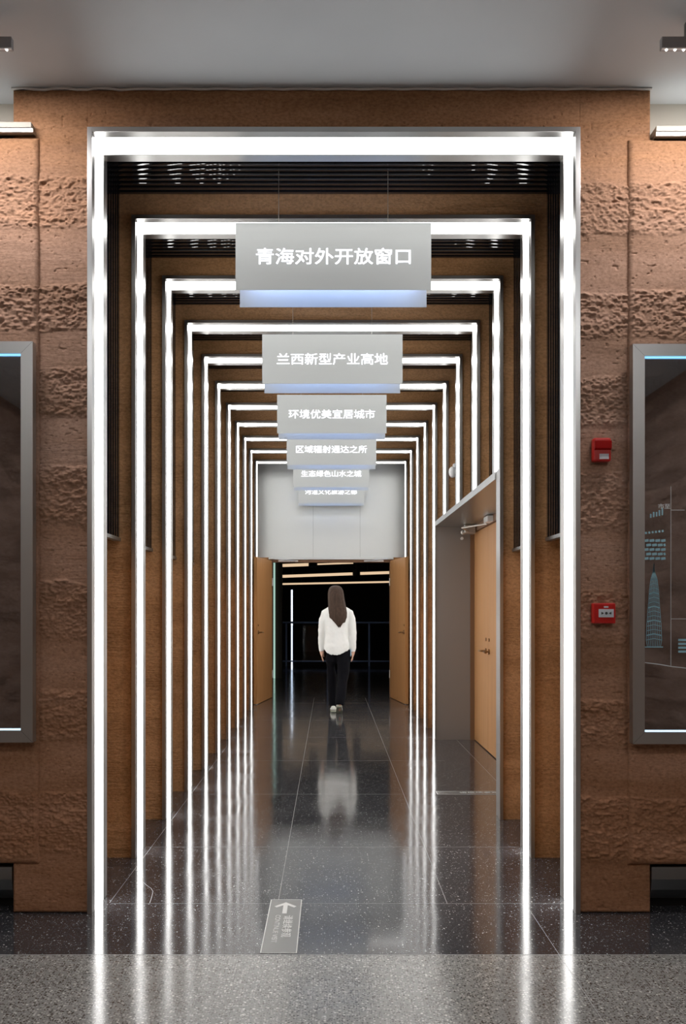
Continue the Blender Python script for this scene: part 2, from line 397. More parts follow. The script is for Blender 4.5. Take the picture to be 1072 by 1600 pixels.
# metal ledges over the slabs, dark channels along their lower edge
def ledge(xa, xb, z, lab, n, watts):
    t = thing(n, ((xa+xb)/2, 4.47, z), lab, 'ledge')
    part('top_rail', MB().box(xa, xb, 4.450, 4.65, z+0.006, z+0.030, 0.002), 'white_paint', t)
    part('cove_strip', MB().box(xa+0.02, xb-0.02, 4.52, 4.535, z+0.031, z+0.036), 'pale_led', t)
    cd = bpy.data.lights.new('cove_light', 'AREA'); cd.shape = 'RECTANGLE'; cd.size = xb-xa-0.04; cd.size_y = 0.02; cd.energy = watts; cd.color = (1.0, 0.97, 0.90)
    co_ = bpy.data.objects.new('cove_light', cd); COL.objects.link(co_); co_.parent = t
    co_.location = Vector(((xa+xb)/2, 4.53, z+0.040))-base_of(t); co_.rotation_euler = (PI, 0, 0)
    part('lower_channel', MB().box(xa, xb+(0.006 if xa < 0 else 0), 4.455, 4.60, z-0.012, z+0.005), 'steel_dark', t)
ledge(-2.2, -1.328, 3.457, 'white metal ledge capping the left earth slab', 'metal_ledge', 0.35)
ledge(1.415, 2.2, 3.440, 'white and black metal ledge capping the right earth slab', 'metal_ledge', 0.6)
for s, lab in ((-1, 'left'), (1, 'right')):
    xa, xb = (-2.2, LX0-0.002) if s < 0 else (1.4105, 2.2)
    prof = [(4.50, 0.205), (4.50, 0.15), (4.515, 0.10), (4.55, 0.055), (4.60, 0.04), (4.75, 0.04), (4.75, 0.205)]
    o = struct('baseboard_'+lab, MB().prism(prof, 'x', xa, xb), 'steel_dark', 'curved dark metal skirting duct under the %s earth slab' % lab, 'skirting', smooth=False)
    struct('wall_plinth_'+lab, MB().box(xa, xb, 4.62, 4.80, 0.0, 0.039), 'black', 'black gap under the %s metal skirting' % lab, 'wall')

# ------------------------------------------------------------------ corridor walls
FR = 0.02   # portals stand this far proud of the earth
def corridor_wall(s):
    m = MB()
    a, b = s*OUT, s*1.9
    rec = s*1.245
    for i, Y in enumerate(PY):
        z0 = HDR+0.052 if (s > 0 and i in (3, 4, 5)) else 0.0
        y0 = WALLY+0.25 if i == 0 else Y+FR
        if i > 0:
            if s > 0 and i == 2:
                m.box(a, b, y0, 6.66, 0, HDR+0.052); m.box(a, b, y0, Y+PD, HDR+0.052, CEIL)
            else: m.box(a, b, y0, Y+PD, z0, CEIL)
        nxt = PY[i+1]+FR if i < NP-1 else YEND
        zr = HDR+0.052 if (s > 0 and i in (2, 3, 4, 5)) else 0.0
        m.box(rec, b, Y+PD, nxt, zr, CEIL+0.1)
    m.box(a, s*1.9, WALLY+0.24, P0+PD, 0, CEIL)
    return m
struct('wall_left', corridor_wall(-1), 'earth', 'left corridor wall of brown rammed earth piers between the light portals', 'wall')
struct('wall_right', corridor_wall(1), 'earth', 'right corridor wall of brown rammed earth piers between the light portals', 'wall')
m = MB()
for i, Y in enumerate(PY):
    if i > 0: m.box(-OUT, OUT, Y+FR, Y+PD, TOPZ+LIP+0.001, CEIL)
    else: m.box(-OUT, OUT, WALLY+0.24, Y+PD, TOPZ+LIP+0.001, CEIL)
    nxt = PY[i+1]+FR if i < NP-1 else YEND
    m.box(-1.19, 1.19, Y+PD, nxt, CEIL-0.02, CEIL+0.1)
struct('ceiling', m, 'earth', 'brown rammed earth beams of the corridor ceiling above the portals', 'ceiling')

# ------------------------------------------------------------------ light portals
ORD = ['nearest', 'second', 'third', 'fourth', 'fifth', 'sixth', 'seventh', 'eighth', 'ninth', 'tenth', 'farthest']
def portal(i):
    Y = PY[i]
    extra = {2: ', whose right leg frames the side door recess', 3: ', right leg ending above the side door', 4: ', right leg ending above the side door',
             5: ', right leg ending above the side door', 6: ', standing just beyond the side door recess', 0: ', set in the front wall', 10: ', just in front of the grey end panel'}.get(i, '')
    lab = ORD[i]+' glowing white light portal'+(' from the front' if 0 < i < 10 and not extra else '')+extra
    t = thing('light_portal', (0, Y, 0), lab, 'light portal', 'glowing portals along the corridor')
    def leg(s, z0):
        a, b = s*HALF, s*(HALF+LIP)
        q = MB().box(a, b, Y, Y+0.055, z0, TOPZ+LIP, 0.0012).box(a, b, Y+0.231, Y+PD, z0, TOPZ+LIP, 0.0012).box(s*(HALF+0.012), b, Y+0.05, Y+0.24, z0, TOPZ+LIP)
        part('frame_leg', q, 'steel', t)
        part('light_panel', MB().box(s*(HALF+0.003), s*(HALF+0.0125), Y+0.0555, Y+0.2305, z0, TOPZ+0.003), 'glow', t)
    leg(-1, 0.0)
    leg(1, HDR+0.052 if i in (2, 3, 4, 5) else 0.0)
    if i == 2:
        part('door_post', MB().box(HALF, HALF+LIP, Y, 6.574, 0, HDR+0.052, 0.0012).box(HALF+0.004, HALF+LIP, 6.574, 6.655, 0, HDR+0.052, 0.0012), 'steel', t)
    q = MB().box(-HALF, HALF, Y, Y+0.055, TOPZ, TOPZ+LIP, 0.0012).box(-HALF, HALF, Y+0.231, Y+PD, TOPZ, TOPZ+LIP, 0.0012).box(-HALF, HALF, Y+0.05, Y+0.24, TOPZ+0.012, TOPZ+LIP)
    part('frame_head', q, 'steel', t)
    part('light_panel', MB().box(-HALF-0.003, HALF+0.003, Y+0.0555, Y+0.2305, TOPZ+0.003, TOPZ+0.0125), 'glow', t)
for i in range(NP): portal(i)

# ------------------------------------------------------------------ black louvre grilles in the recesses
for i in range(NP):
    Y = PY[i]+PD; Y1 = (PY[i+1]+FR) if i < NP-1 else YEND
    t = thing('louvre_grille', (0, (Y+Y1)/2, GR_Z), 'black glossy louvre grille lining the recess behind the %s portal' % ORD[i], 'grille', 'black louvre grilles between the portals')
    n = int((Y1-Y)/0.058); q = MB(); rb = HDR+0.06 if i in (2, 3, 4, 5) else GR_B
    for k in range(n):
        ya = Y1-0.012-0.030-k*0.058; yb = ya+0.030; tilt = random.uniform(-0.0011, 0.0011)
        sag = 0.0017; yc = (ya+yb)/2+tilt
        prof = [(ya+0.030*u, GR_Z+0.0-sag*(1-((u-0.5)*2)**2)) for u in [e/8 for e in range(9)]]+[(yb, GR_Z+0.028), (ya, GR_Z+0.028)]
        q.prism(prof, 'x', -GR_X, GR_X)
        q.box(-GR_X-0.022, -GR_X, ya, yb, GR_B, GR_Z+0.028); q.box(GR_X, GR_X+0.022, ya, yb, rb, GR_Z+0.028)
    part('slats', q, 'black_gloss', t)
    part('backing', MB().box(-1.186, 1.186, Y+0.002, Y1-0.002, GR_Z+0.03, GR_Z+0.036).box(-1.186, -1.181, Y+0.002, Y1-0.002, GR_B, GR_Z+0.03).box(1.181, 1.186, Y+0.002, Y1-0.002, rb, GR_Z+0.03), 'black', t)
    part('end_trim', MB().box(-1.186, -GR_X+0.006, Y+0.002, Y1-0.004, GR_B-0.02, GR_B-0.001), 'steel_dark', t)
    if rb == GR_B: part('end_trim', MB().box(GR_X-0.006, 1.186, Y+0.002, Y1-0.004, GR_B-0.02, GR_B-0.001), 'steel_dark', t)

# ------------------------------------------------------------------ side door recess on the right
XD = 1.4725
q = MB().box(HALF-0.004, 1.62, 6.66, 10.486, HDR, HDR+0.05)
struct('trim_3', q, 'steel', 'steel-edged soffit over the side door recess', 'door head')
struct('trim_4', MB().box(HALF+0.006, 1.43, 10.470, 10.60, 0, HDR), 'jamb', 'grey metal panel at the far end of the side door recess', 'door jamb')
struct('trim_5', MB().box(HALF+0.003, HALF+0.0075, 10.462, 10.484, 0, HDR), 'steel', 'thin bright edge strip on the far jamb', 'door jamb')
struct('trim_6', MB().box(HALF+LIP+0.002, 1.62, 6.657, 6.70, 0, HDR), 'jamb', 'grey metal panel at the near end of the side door recess', 'door jamb')
struct('trim_7', MB().box(1.43, 1.62, 10.455, 10.60, 0, HDR).box(1.45, 1.62, 8.62, 10.455, 2.135, HDR).box(1.45, 1.62, 8.59, 8.65, 0, HDR), 'door_edge', 'brown timber frame round the side double door', 'door frame')
struct('wall_side_recess', MB().box(1.50, 1.62, 6.70, 8.59, 0, HDR), 'jamb', 'grey panel wall beside the side door', 'wall')
def side_leaf(n, ya, yb, lab, hy, lever):
    o = struct(n, MB().box(XD, XD+0.045, ya+0.002, yb-0.002, 0.008, 2.132, 0.002), 'wood', lab, 'door', (XD+0.02, (ya+yb)/2, 0))
    h = MB().tube([(XD, hy, 0.95), (XD-0.012, hy, 0.95)], 0.026, 14).tube([(XD-0.010, hy, 0.95), (XD-0.05, hy, 0.95), (XD-0.055, hy+lever*0.012, 0.95), (XD-0.055, hy+lever*0.12, 0.947)], 0.009, 8)
    part('door_handle', h, 'brass', o, 'bronze lever handle')
    part('keyhole', MB().tube([(XD, hy, 1.06), (XD-0.008, hy, 1.06)], 0.016, 12), 'brass', o)
    return o
dl = side_leaf('door_1', 9.56, 10.455, 'tan wooden side door leaf with bronze lever handle in the right recess', 9.66, 1)
side_leaf('door_2', 8.66, 9.56, 'near tan wooden leaf of the side double door, mostly hidden by the portal', 9.48, -1)
t = dl
cl = MB().box(XD-0.055, XD-0.002, 9.02, 9.24, 2.05, 2.11, 0.004)
clt = thing('door_closer', (XD-0.03, 9.6, 2.10), 'silver door closer with folding arm above the tan side door', 'door closer')
part('closer_body', MB().box(XD-0.075, XD-0.012, 9.12, 9.34, 2.137, 2.192, 0.006), 'white_plastic', clt)
part('arm', MB().tube([(XD-0.045, 9.33, 2.135), (XD-0.22, 9.75, 2.13), (XD-0.10, 10.18, 2.13)], 0.008, 6), 'wire', clt)
part('arm_bracket', MB().box(XD-0.14, XD-0.03, 10.16, 10.30, 2.105, 2.195, 0.006).sphere((XD-0.15, 10.2, 2.12), 0.025), 'wire', clt)
solo('door_stop', MB().tube([(1.34, 10.468, 2.075), (1.34, 10.42, 2.075)], [0.012, 0.016], 10), 'white_plastic', (1.34, 10.45, 2.075), 'small white door stop on the grey jamb panel', 'door stop')

# ------------------------------------------------------------------ floor plates
def floor_plate(x0, x1, y0, y1, lab, arrow):
    t = thing('floor_plate', ((x0+x1)/2, (y0+y1)/2, 0.0), lab, 'floor sign')
    part('metal_plate', MB().box(x0, x1, y0, y1, 0.0002, 0.0012), M['floor_plate'], t)
    b = 0.004
    part('border', MB().box(x0, x0+b, y0, y1, 0.0012, 0.0016).box(x1-b, x1, y0, y1, 0.0012, 0.0016).box(x0, x1, y1-b, y1, 0.0012, 0.0016).box(x0, x1, y0, y0+b, 0.0012, 0.0016), 'floor_line', t)
    return t
M['floor_plate'] = mat('grey_floor_plate', (0.22, 0.22, 0.21), 0.25, 0.3)
M['floor_line'] = mat('pale_floor_print', (0.60, 0.60, 0.58), 0.4)
x0, x1, y0, y1 = -0.2915, -0.1465, 3.975, 4.708
t = floor_plate(x0, x1, y0, y1, 'grey metal floor plate with a white arrow and vertical lettering by the corridor mouth', True)
ar = MB()
ax = (x0+x1)/2
def fp(pts): 
    q = ar.bm; q_z = 0.0014+0.00005*len(q.faces); v = [q.verts.new((ax+x, y, q_z)) for x, y in pts]; q.faces.new(v)
Ya = y1-0.045
fp([(-0.010, Ya-0.17), (0.010, Ya-0.17), (0.010, Ya-0.012), (-0.010, Ya-0.012)])
fp([(0, Ya), (-0.050, Ya-0.062), (-0.040, Ya-0.080), (0, Ya-0.034)])
fp([(0, Ya), (0, Ya-0.034), (0.040, Ya-0.080), (0.050, Ya-0.062)])
part('arrow', ar, 'floor_line', t)
RZ = Matrix.Rotation(-PI/2, 3, 'Z')
text_part('lettering', '请继续参观', 0.06, 'floor_line', t, (ax+0.020, 4.315, 0.0014), RZ, 0.0005, depth=0.0001, fit=(0.29, 0.042))
text_part('lettering', 'CONTINUE VISIT', 0.04, 'floor_line', t, (ax-0.026, 4.285, 0.0014), RZ, 0.0, depth=0.0001, fit=(0.37, 0.022))
t = floor_plate(0.765, 1.46, 7.375, 7.51, 'narrow grey metal floor plate lying across the side door recess', False)
text_part('lettering', '请继续参观', 0.06, 'floor_line', t, (1.08, 7.455, 0.0014), Matrix.Identity(3), 0.0006, depth=0.0001, fit=(0.29, 0.042))

# ------------------------------------------------------------------ hanging signs
TXT = ['青海对外开放窗口', '兰西新型产业高地', '环境优美宜居城市', '区域辐射通达之所', '生态绿色山水之城', '河湟文化旅游之都']
WHERE = ['nearest, in front of the second portal', 'second from the front', 'third from the front', 'fourth from the front', 'fifth, with its top half hidden', 'farthest and lowest in view, over the doorway']
for n in range(6):
    Y = 5.08+2*n
    zb = CAMH+(1.598 if n == 0 else 1.572); zt = zb+(0.336 if n == 0 else 0.345); W = 0.49
    t = thing('hanging_sign', (0, Y+0.12, zt), 'grey metal hanging sign with lit white characters, '+WHERE[n], 'hanging sign', 'hanging signs down the corridor')
    part('front_plate', MB().box(-W, W, Y, Y+0.004, zb, zt), 'plate', t)
    part('back_plate', MB().box(-W, W, Y+0.245, Y+0.249, zb-0.014, zt), 'plate', t)
    part('led_tube', MB().tube([(-W+0.03, Y+0.10, (zb+zt)/2-0.02), (W-0.03, Y+0.10, (zb+zt)/2-0.02)], 0.012, 8), 'tube', t)
    part('spacer', MB().box(-W+0.004, -W+0.02, Y+0.004, Y+0.245, zt-0.03, zt-0.01).box(W-0.02, W-0.004, Y+0.004, Y+0.245, zt-0.03, zt-0.01).box(-W+0.01, W-0.01, Y+0.10, Y+0.12, zt-0.03, zt-0.01), 'steel_dark', t)
    text_part('lettering', TXT[n], 0.09, 'letter', t, (0, Y-0.001, (zb+zt)/2), ROT_WALL, 0.0010 if n == 0 else 0.0005, fit=(0.773, 0.080), depth=0.0012)
    for s in (-1, 1):
        part('hanging_wire', MB().tube([(s*0.28, Y+0.12, zt-0.02), (s*0.28, Y+0.12, GR_Z-0.002)], 0.0016, 5), 'wire', t)

# ------------------------------------------------------------------ end of the corridor
DW = 0.895
struct('wall_end', MB().box(-1.2, 1.2, YEND, YEND+0.12, 2.135, CEIL), 'end_panel', 'pale satin metal panel wall over the far doorway', 'wall')
struct('trim_8', MB().box(-0.95, 0.95, YEND-0.045, YEND+0.02, 2.10, 2.14, 0.004), 'end_panel', 'projecting metal lip over the far doorway', 'trim')
struct('trim_9', MB().box(-0.275, -0.271, YEND-0.001, YEND+0.01, 2.14, CEIL-0.05).box(0.557-0.115, 0.561-0.115, YEND-0.001, YEND+0.01, 2.14, CEIL-0.05), 'steel_dark', 'two fine vertical seams in the end panel', 'trim')
struct('wall_end_left', MB().box(-1.2, -DW-0.05, YEND, YEND+0.12, 0, 2.135), 'earth', 'brown wall left of the far doorway', 'wall')
struct('wall_end_right', MB().box(DW+0.05, 1.2, YEND, YEND+0.12, 0, 2.135), 'earth', 'brown wall right of the far doorway', 'wall')
struct('trim_10', MB().box(-DW-0.05, -DW, YEND-0.01, YEND+0.13, 0, 2.10).box(DW, DW+0.05, YEND-0.01, YEND+0.13, 0, 2.10).box(-DW-0.05, DW+0.05, YEND, YEND+0.13, 2.06, 2.135), 'door_edge', 'brown timber frame of the far doorway', 'door frame')
def end_leaf(n, s, lab):
    hx, hy = s*(DW+0.005), YEND-0.015; nx, ny = s*1.045, 14.30
    d = Vector((nx-hx, ny-hy, 0)); L = d.length; d.normalize(); nrm = Vector((-d.y, d.x, 0))
    if nrm.x*s < 0: nrm = -nrm          # towards the wall
    def P(a, b, z): p = Vector((hx, hy, z))+d*a+nrm*b; return p
    q = MB(); poly = [P(0, 0, 0), P(L, 0, 0), P(L, 0.045, 0), P(0, 0.045, 0)]
    q.prism([(p.x, p.y) for p in poly], 'z', 0.008, 2.085)
    o = struct(n, q, 'wood', lab, 'door', (hx, hy, 0))
    h = MB().tube([P(L-0.07, 0.0, 1.02), P(L-0.07, -0.012, 1.02)], 0.026, 12).tube([P(L-0.07, -0.01, 1.02), P(L-0.07, -0.05, 1.02), P(L-0.085, -0.055, 1.02), P(L-0.19, -0.055, 1.015)], 0.009, 8)
    part('door_handle', h, 'brass', o, 'bronze lever handle')
    part('lock', MB().tube([P(L-0.07, 0, 1.12), P(L-0.07, -0.01, 1.12)], 0.014, 10), 'brass', o)
    part('hinge', MB().tube([P(-0.002, -0.008, 0.3), P(-0.002, -0.008, 0.42)], 0.008, 8).tube([P(-0.002, -0.008, 1.7), P(-0.002, -0.008, 1.82)], 0.008, 8), 'steel', o)
    c = thing('door_closer', (s*0.75, YEND-0.1, 2.09), 'small silver door closer arm at the %s top corner of the far doorway' % ('left' if s < 0 else 'right'), 'door closer')
    part('track', MB().box(s*0.50, s*0.80, YEND-0.06, YEND-0.046, 2.065, 2.09, 0.003), 'wire', c)
    part('arm', MB().tube([(s*0.55, YEND-0.07, 2.08), (s*0.86, YEND-0.25, 2.098), P(0.22, -0.005, 2.098)], 0.007, 6), 'wire', c)
end_leaf('door_3', -1, 'tan wooden door leaf standing open on the left of the far doorway')
end_leaf('door_4', 1, 'tan wooden door leaf standing open on the right of the far doorway, lever handle showing')

# dark hall beyond
struct('wall_far', MB().box(-3.4, 3.4, 32.0, 32.2, 0, 4), 'hall_black', 'black far wall of the dark hall', 'wall')
struct('wall_far_left', MB().box(-3.6, -3.4, 15.6, 32.2, 0, 4), 'hall_black', 'black left wall of the dark hall', 'wall')
struct('wall_far_right', MB().box(3.4, 3.6, 15.6, 32.2, 0, 4), 'hall_black', 'black right wall of the dark hall', 'wall')
struct('wall_far_front', MB().box(-3.6, -1.9, YEND, 15.6, 0, 4).box(1.9, 3.6, YEND, 15.6, 0, 4).box(-1.9, -1.2, YEND, 15.6, 0, 4).box(1.2, 1.9, YEND, 15.6, 0, 4).box(-1.2, 1.2, YEND+0.12, YEND+0.15, 2.14, 4), 'hall_black', 'back side of the corridor end wall', 'wall')
struct('ceiling', MB().box(-3.6, 3.6, 15.6, 32.2, 4, 4.1), 'hall_black', 'black ceiling of the dark hall', 'ceiling')
struct('wall_return_left', MB().box(-1.12, -0.955, 19.8, 20.1, 0, 4), 'dark_wall', 'dark brown wall end just inside the far doorway on the left', 'wall')
solo('strip_light', MB().box(-1.118, -1.085, 19.76, 19.799, 0.0, 2.26), 'green_strip', (-1.1, 19.78, 0), 'pale green-white vertical light strip beside the left open door', 'light strip')
def px(x, y, Y): return ((x-515.5)*Y/FPX+CAMX, Y, CAMH+(951.5-y)*Y/FPX)
for (xa, ya, xb, yb, th, Y, lab) in ((441, 883.5, 482, 882, 4.5, 26, 'short warm light strip, topmost left under the dark hall ceiling'), (496, 881.5, 552, 879.5, 2.2, 26, 'thin warm light strip, topmost right under the dark hall ceiling'),
        (441, 900.5, 551, 896.5, 4.2, 27, 'warm light strip in the middle, left of the gap'), (563, 896, 640, 893.5, 4.2, 27, 'warm light strip in the middle, right of the gap'), (441, 912.5, 640, 908.5, 2.6, 29, 'longest and lowest warm light strip above the woman')):
    a, b = px(xa, ya, Y), px(xb, yb, Y); h = th/2*Y/FPX
    q = MB(); q.prism([(a[0], a[2]-h), (b[0], b[2]-h), (b[0], b[2]+h), (a[0], a[2]+h)], 'y', Y, Y+0.08)
    st = thing('strip_light', ((a[0]+b[0])/2, Y, a[2]), lab, 'light strip', 'warm light strips in the dark hall')
    part('diffuser', q, 'warm_strip', st)
    for u in (0.15, 0.85):
        hx = a[0]+(b[0]-a[0])*u; hz = a[2]+(b[2]-a[2])*u
        part('hanger', MB().tube([(hx, Y+0.05, hz), (hx, Y+0.05, 4.0)], 0.008, 6), 'hall_black', st)
solo('strip_light', MB().box(px(454.8, 0, 26)[0], px(457.3, 0, 26)[0], 26, 26.03, 0.0, CAMH+0.49), 'cold_strip', (px(456, 0, 26)[0], 26, 0), 'thin cold white vertical light strip beyond the railing', 'light strip')
for cxp, cyp, Y in ((489, 880, 25.5), (557, 896, 26.5)):
    c = px(cxp, cyp, Y)
    tt = thing('ceiling_spotlight', c, 'black ceiling spotlight in the %s gap between warm strips' % ('upper' if cyp < 890 else 'middle'), 'spotlight')
    part('can', MB().tube([(c[0], c[1], c[2]+0.07), (c[0], c[1]-0.05, c[2]-0.09)], 0.09, 14), 'hall_black', tt)
    part('bracket', MB().tube([(c[0], c[1], c[2]+0.05), (c[0], c[1], 3.99)], 0.02, 8), 'hall_black', tt)
t = thing('railing', (0, 24, 0), 'dark blue metal railing across the dark hall behind the woman', 'railing')
part('top_rail', MB().box(-1.35, 3.35, 23.96, 24.04, 1.005, 1.055, 0.01), 'rail', t)
part('bottom_rail', MB().box(-1.35, 3.35, 23.98, 24.02, 0.10, 0.13), 'rail', t)
for k in range(6):
    x = -1.05+k*0.98
    part('post', MB().box(x-0.02, x+0.02, 23.98, 24.02, 0, 1.005), 'rail', t)
M['clear_glass'] = glass('railing_glass', (0.8, 0.84, 0.88), 1.3)
for k in range(5):
    x = -1.05+k*0.98
    part('glass_panel', MB().box(x+0.05, x+0.93, 23.995, 24.005, 0.14, 0.96), 'clear_glass', t)

# ------------------------------------------------------------------ display cases on the front wall
M['case_steel'] = mat('satin_case_steel', (0.44, 0.44, 0.43), 0.36, 1.0)
M['case_seam'] = mat('dark_mitre_seam', (0.04, 0.04, 0.04), 0.6)
def display(s):
    # outer inner edge of the case at xi (face), extends outwards
    xi = s*1.3105 if s < 0 else 1.3005
    xo = s*2.15; yf = 4.412; yb = 4.462
    zt, zb = (2.514, 0.769) if s < 0 else (2.503, 0.762)
    fw = 0.052
    t = thing('display_case', ((xi+xo)/2, yb, zb), 'steel-framed glass display case on the %s earth slab' % ('left' if s < 0 else 'right') + (', cut by the left edge of view' if s < 0 else ', with pale blue drawings on the glass'), 'display case')
    q = MB()
    def bar(p): q.prism(p, 'y', yf, yb)
    i = s*fw
    bar([(xi, zb), (xi, zt), (xi+i, zt-fw), (xi+i, zb+fw)])
    bar([(xo, zb), (xo, zt), (xo-i, zt-fw), (xo-i, zb+fw)])
    bar([(xi, zt), (xo, zt), (xo-i, zt-fw), (xi+i, zt-fw)])
    bar([(xi, zb), (xo, zb), (xo-i, zb+fw), (xi+i, zb+fw)])
    part('frame', q, 'case_steel', t)
    q = MB()
    for zz, dz in ((zt, -fw), (zb, fw)):
        q.prism([(xi, zz-0.0006), (xi+i, zz+dz-0.0006), (xi+i, zz+dz+0.0006), (xi, zz+0.0006)], 'y', yf-0.0002, yf+0.001)
    part('mitre_seam', q, 'case_seam', t)
    xa, xb = sorted((xi+i, xo-i))
    part('glass', MB().box(xa, xb, yf+0.012, yf+0.016, zb+fw, zt-fw), 'glass', t)
    part('led_strip', MB().box(xa, xb, yf+0.006, yf+0.011, zt-fw-0.009, zt-fw-0.001), 'cyan_led', t, 'cyan light strip along the top')
    part('led_strip', MB().box(xa, xb, yf+0.006, yf+0.011, zb+fw+0.001, zb+fw+0.008), 'pale_led', t, 'pale blue light strip along the bottom')
    return t, yf+0.011
display(-1)
t, yg = display(1)
def G(x, y): return ((x-515.5)*yg/FPX+CAMX, CAMH+(951.5-y)*yg/FPX)
def line(q, pts, wpx=0.8):
    r = wpx*yg/FPX/2
    for a, b in zip(pts, pts[1:]):
        A, B = Vector(G(*a)), Vector(G(*b)); d = (B-A).normalized(); n = Vector((-d.y, d.x))*r
        vs = [q.bm.verts.new((p.x, yg, p.y)) for p in (A+n, B+n, B-n, A-n)]; q.bm.faces.new(vs)
q = MB()
for k in range(5):
    y = 845+k*7
    for a in range(4):
        x = 1006+a*9+(k % 2)*4; line(q, [(x, y), (min(x+7.5, 1040), y-0.8)], 4.0)
part('drawing', q, 'print_blue', t, 'pale blue brick drawing')
q = MB()
for k in range(6): line(q, [(1008+k*5.2, 833-k*0.6), (1011+k*5.2, 832.5-k*0.6)], 3.2)
part('drawing', q, 'print_blue', t, 'row of short pale blue dashes')
q = MB()
for k, h in enumerate((6, 8, 7, 9, 12)): line(q, [(1017+k*4.5, 809-k), (1017+k*4.5, 809-k-h)], 2.4)
part('drawing', q, 'print_blue', t, 'pale blue bar drawing')
q = MB()
for k in range(4): line(q, [(1060, 1000+k*6), (1085, 1000+k*6)], 3.4)
part('drawing', q, 'print_blue', t, 'stack of pale blue text lines')
q = MB()
tower = [(1022, 880), (1023, 892), (1027, 905), (1029, 922), (1031, 950), (1033, 975), (1034, 1000), (1032, 1011)]
for k in range(-4, 5):
    line(q, [(1022+(x-1022)*k/4, y) for x, y in tower], 0.7)
for k in range(14):
    y = 905+k*7.2; wv = np.interp(y, [p[1] for p in tower], [p[0] for p in tower])-1022
    line(q, [(1022-wv, y+1.5), (1022, y-1), (1022+wv, y+1.5)], 0.9 if k % 3 else 2.0)
line(q, [(1008, 1011), (1036, 1011)], 1.6)
part('drawing', q, 'print_blue', t, 'pale blue tower drawing')
q = MB()
line(q, [(1048.5, 760), (1048.5, 1040)], 0.7)
line(q, [(1006, 1035), (1030, 1038), (1050, 1041.5), (1100, 1047)], 1.3)
line(q, [(1048.5, 967), (1085, 967)], 0.8)
line(q, [(1048.5, 797), (1070, 797)], 0.8)
part('drawing', q, 'print_white', t, 'thin pale guide lines')
c = G(1038, 791)
text_part('lettering', '市至', 0.03, 'print_white', t, (c[0], yg, c[1]), ROT_WALL, 0.0004, fit=(0.052, 0.022), depth=0.0002)

# ------------------------------------------------------------------ red fire devices
def wpt(x, y, Y=WALLY): return ((x-515.5)*Y/FPX+CAMX, CAMH+(951.5-y)*Y/FPX)
yw = WALLY-0.006
(xa, zt), (xb, zb) = wpt(927, 684, 4.46), wpt(955, 721, 4.46)
t = thing('fire_strobe', ((xa+xb)/2, yw, (zt+zb)/2), 'red fire alarm strobe on the earth wall above the call point', 'fire alarm')
part('housing', MB().box(xa, xb, yw-0.045, yw, zb, zt, 0.008), 'red', t)
part('lens', MB().prism([(yw-0.044, zt-0.012), (yw-0.058, zt-0.016), (yw-0.058, zt-0.048), (yw-0.044, zt-0.055)], 'x', xa+0.004, xb-0.002), 'red_dark', t)
part('label_plate', MB().box(xa+0.026, xb-0.012, yw-0.047, yw-0.044, zb+0.010, zb+0.033), 'label_white', t)
(xa, zt), (xb, zb) = wpt(926.5, 942.5, 4.46), wpt(962, 974.5, 4.46)
t = thing('fire_call_point', ((xa+xb)/2, yw, (zt+zb)/2), 'square red manual fire call point on the earth wall below the strobe', 'fire call point')
part('housing', MB().box(xa, xb, yw-0.045, yw, zb, zt, 0.006), 'red', t)
part('press_panel', MB().box(xa+0.024, xb-0.010, yw-0.048, yw-0.044, zb+0.028, zt-0.026, 0.001), 'label_white', t)
zc = (zb+0.028+zt-0.026)/2; xc = (xa+0.024+xb-0.010)/2
q = MB().tube([(xc, yw-0.048, zc), (xc, yw-0.0495, zc)], 0.006, 14)
for s in (-1, 1):
    q.prism([(xc+s*0.010, zc), (xc+s*0.022, zc+0.006), (xc+s*0.022, zc-0.006)], 'y', yw-0.0495, yw-0.048)
part('arrows', q, 'ink', t, 'dark dot and two arrows')
part('print', MB().box(xc-0.010, xc+0.010, yw-0.0455, yw-0.0448, zt-0.020, zt-0.013), 'label_white', t)

# small white wall device between the sixth and fifth portal on the right
px_, _, pz = (708-515.5)*9.5/FPX+CAMX, 0, CAMH+(951.5-735.5)*9.5/FPX
t = thing('wall_sensor', (px_, PY[5]+FR, pz), 'small white wall sensor high on the right, half behind a portal leg', 'sensor')
part('body', MB().sphere((px_-0.005, PY[5]-0.005, pz-0.015), 0.06, 0.65, 0.6, 0.9), 'white_plastic', t, smooth=True)
part('cap', MB().sphere((px_+0.015, PY[5]-0.01, pz+0.045), 0.022), 'white_plastic', t, smooth=True)

# ------------------------------------------------------------------ wall washer lamps and added hall fill lights
def washer(xa, xb, lab):
    Y = 4.03; xm = (xa+xb)/2
    t = thing('wall_washer', (xm, Y, CEIL), lab, 'ceiling lamp')
    part('housing', MB().box(xa, xb, Y-0.035, Y-0.005, 3.560, 3.606, 0.003), M['washer'], t)
    part('bracket', MB().box(xm-0.18, xm-0.165, Y-0.028, Y-0.012, 3.60, CEIL).box(xm+0.165, xm+0.18, Y-0.028, Y-0.012, 3.60, CEIL), 'steel_dark', t)
    part('lower_edge', MB().box(xa, xb, Y-0.038, Y-0.030, 3.556, 3.5605), 'white_plastic', t)
    n = 16
    for k in range(n):
        x = xa+0.02+(xb-xa-0.04)*k/(n-1)
        part('led_lens', MB().sphere((x, Y-0.028, 3.556), 0.0048, u=8, v=6), 'led', t)
    ld = bpy.data.lights.new('washer_light', 'AREA'); ld.shape = 'RECTANGLE'; ld.size = xb-xa-0.04; ld.size_y = 0.02
    ld.energy = WASHER_W; ld.color = (1.0, 0.95, 0.95); ld.spread = math.radians(175)
    lo = bpy.data.objects.new('washer_light', ld); COL.objects.link(lo); lo.parent = t
    lo.location = Vector((xm, Y-0.012, 3.552))-base_of(t); lo.rotation_euler = (math.radians(13), 0, 0)
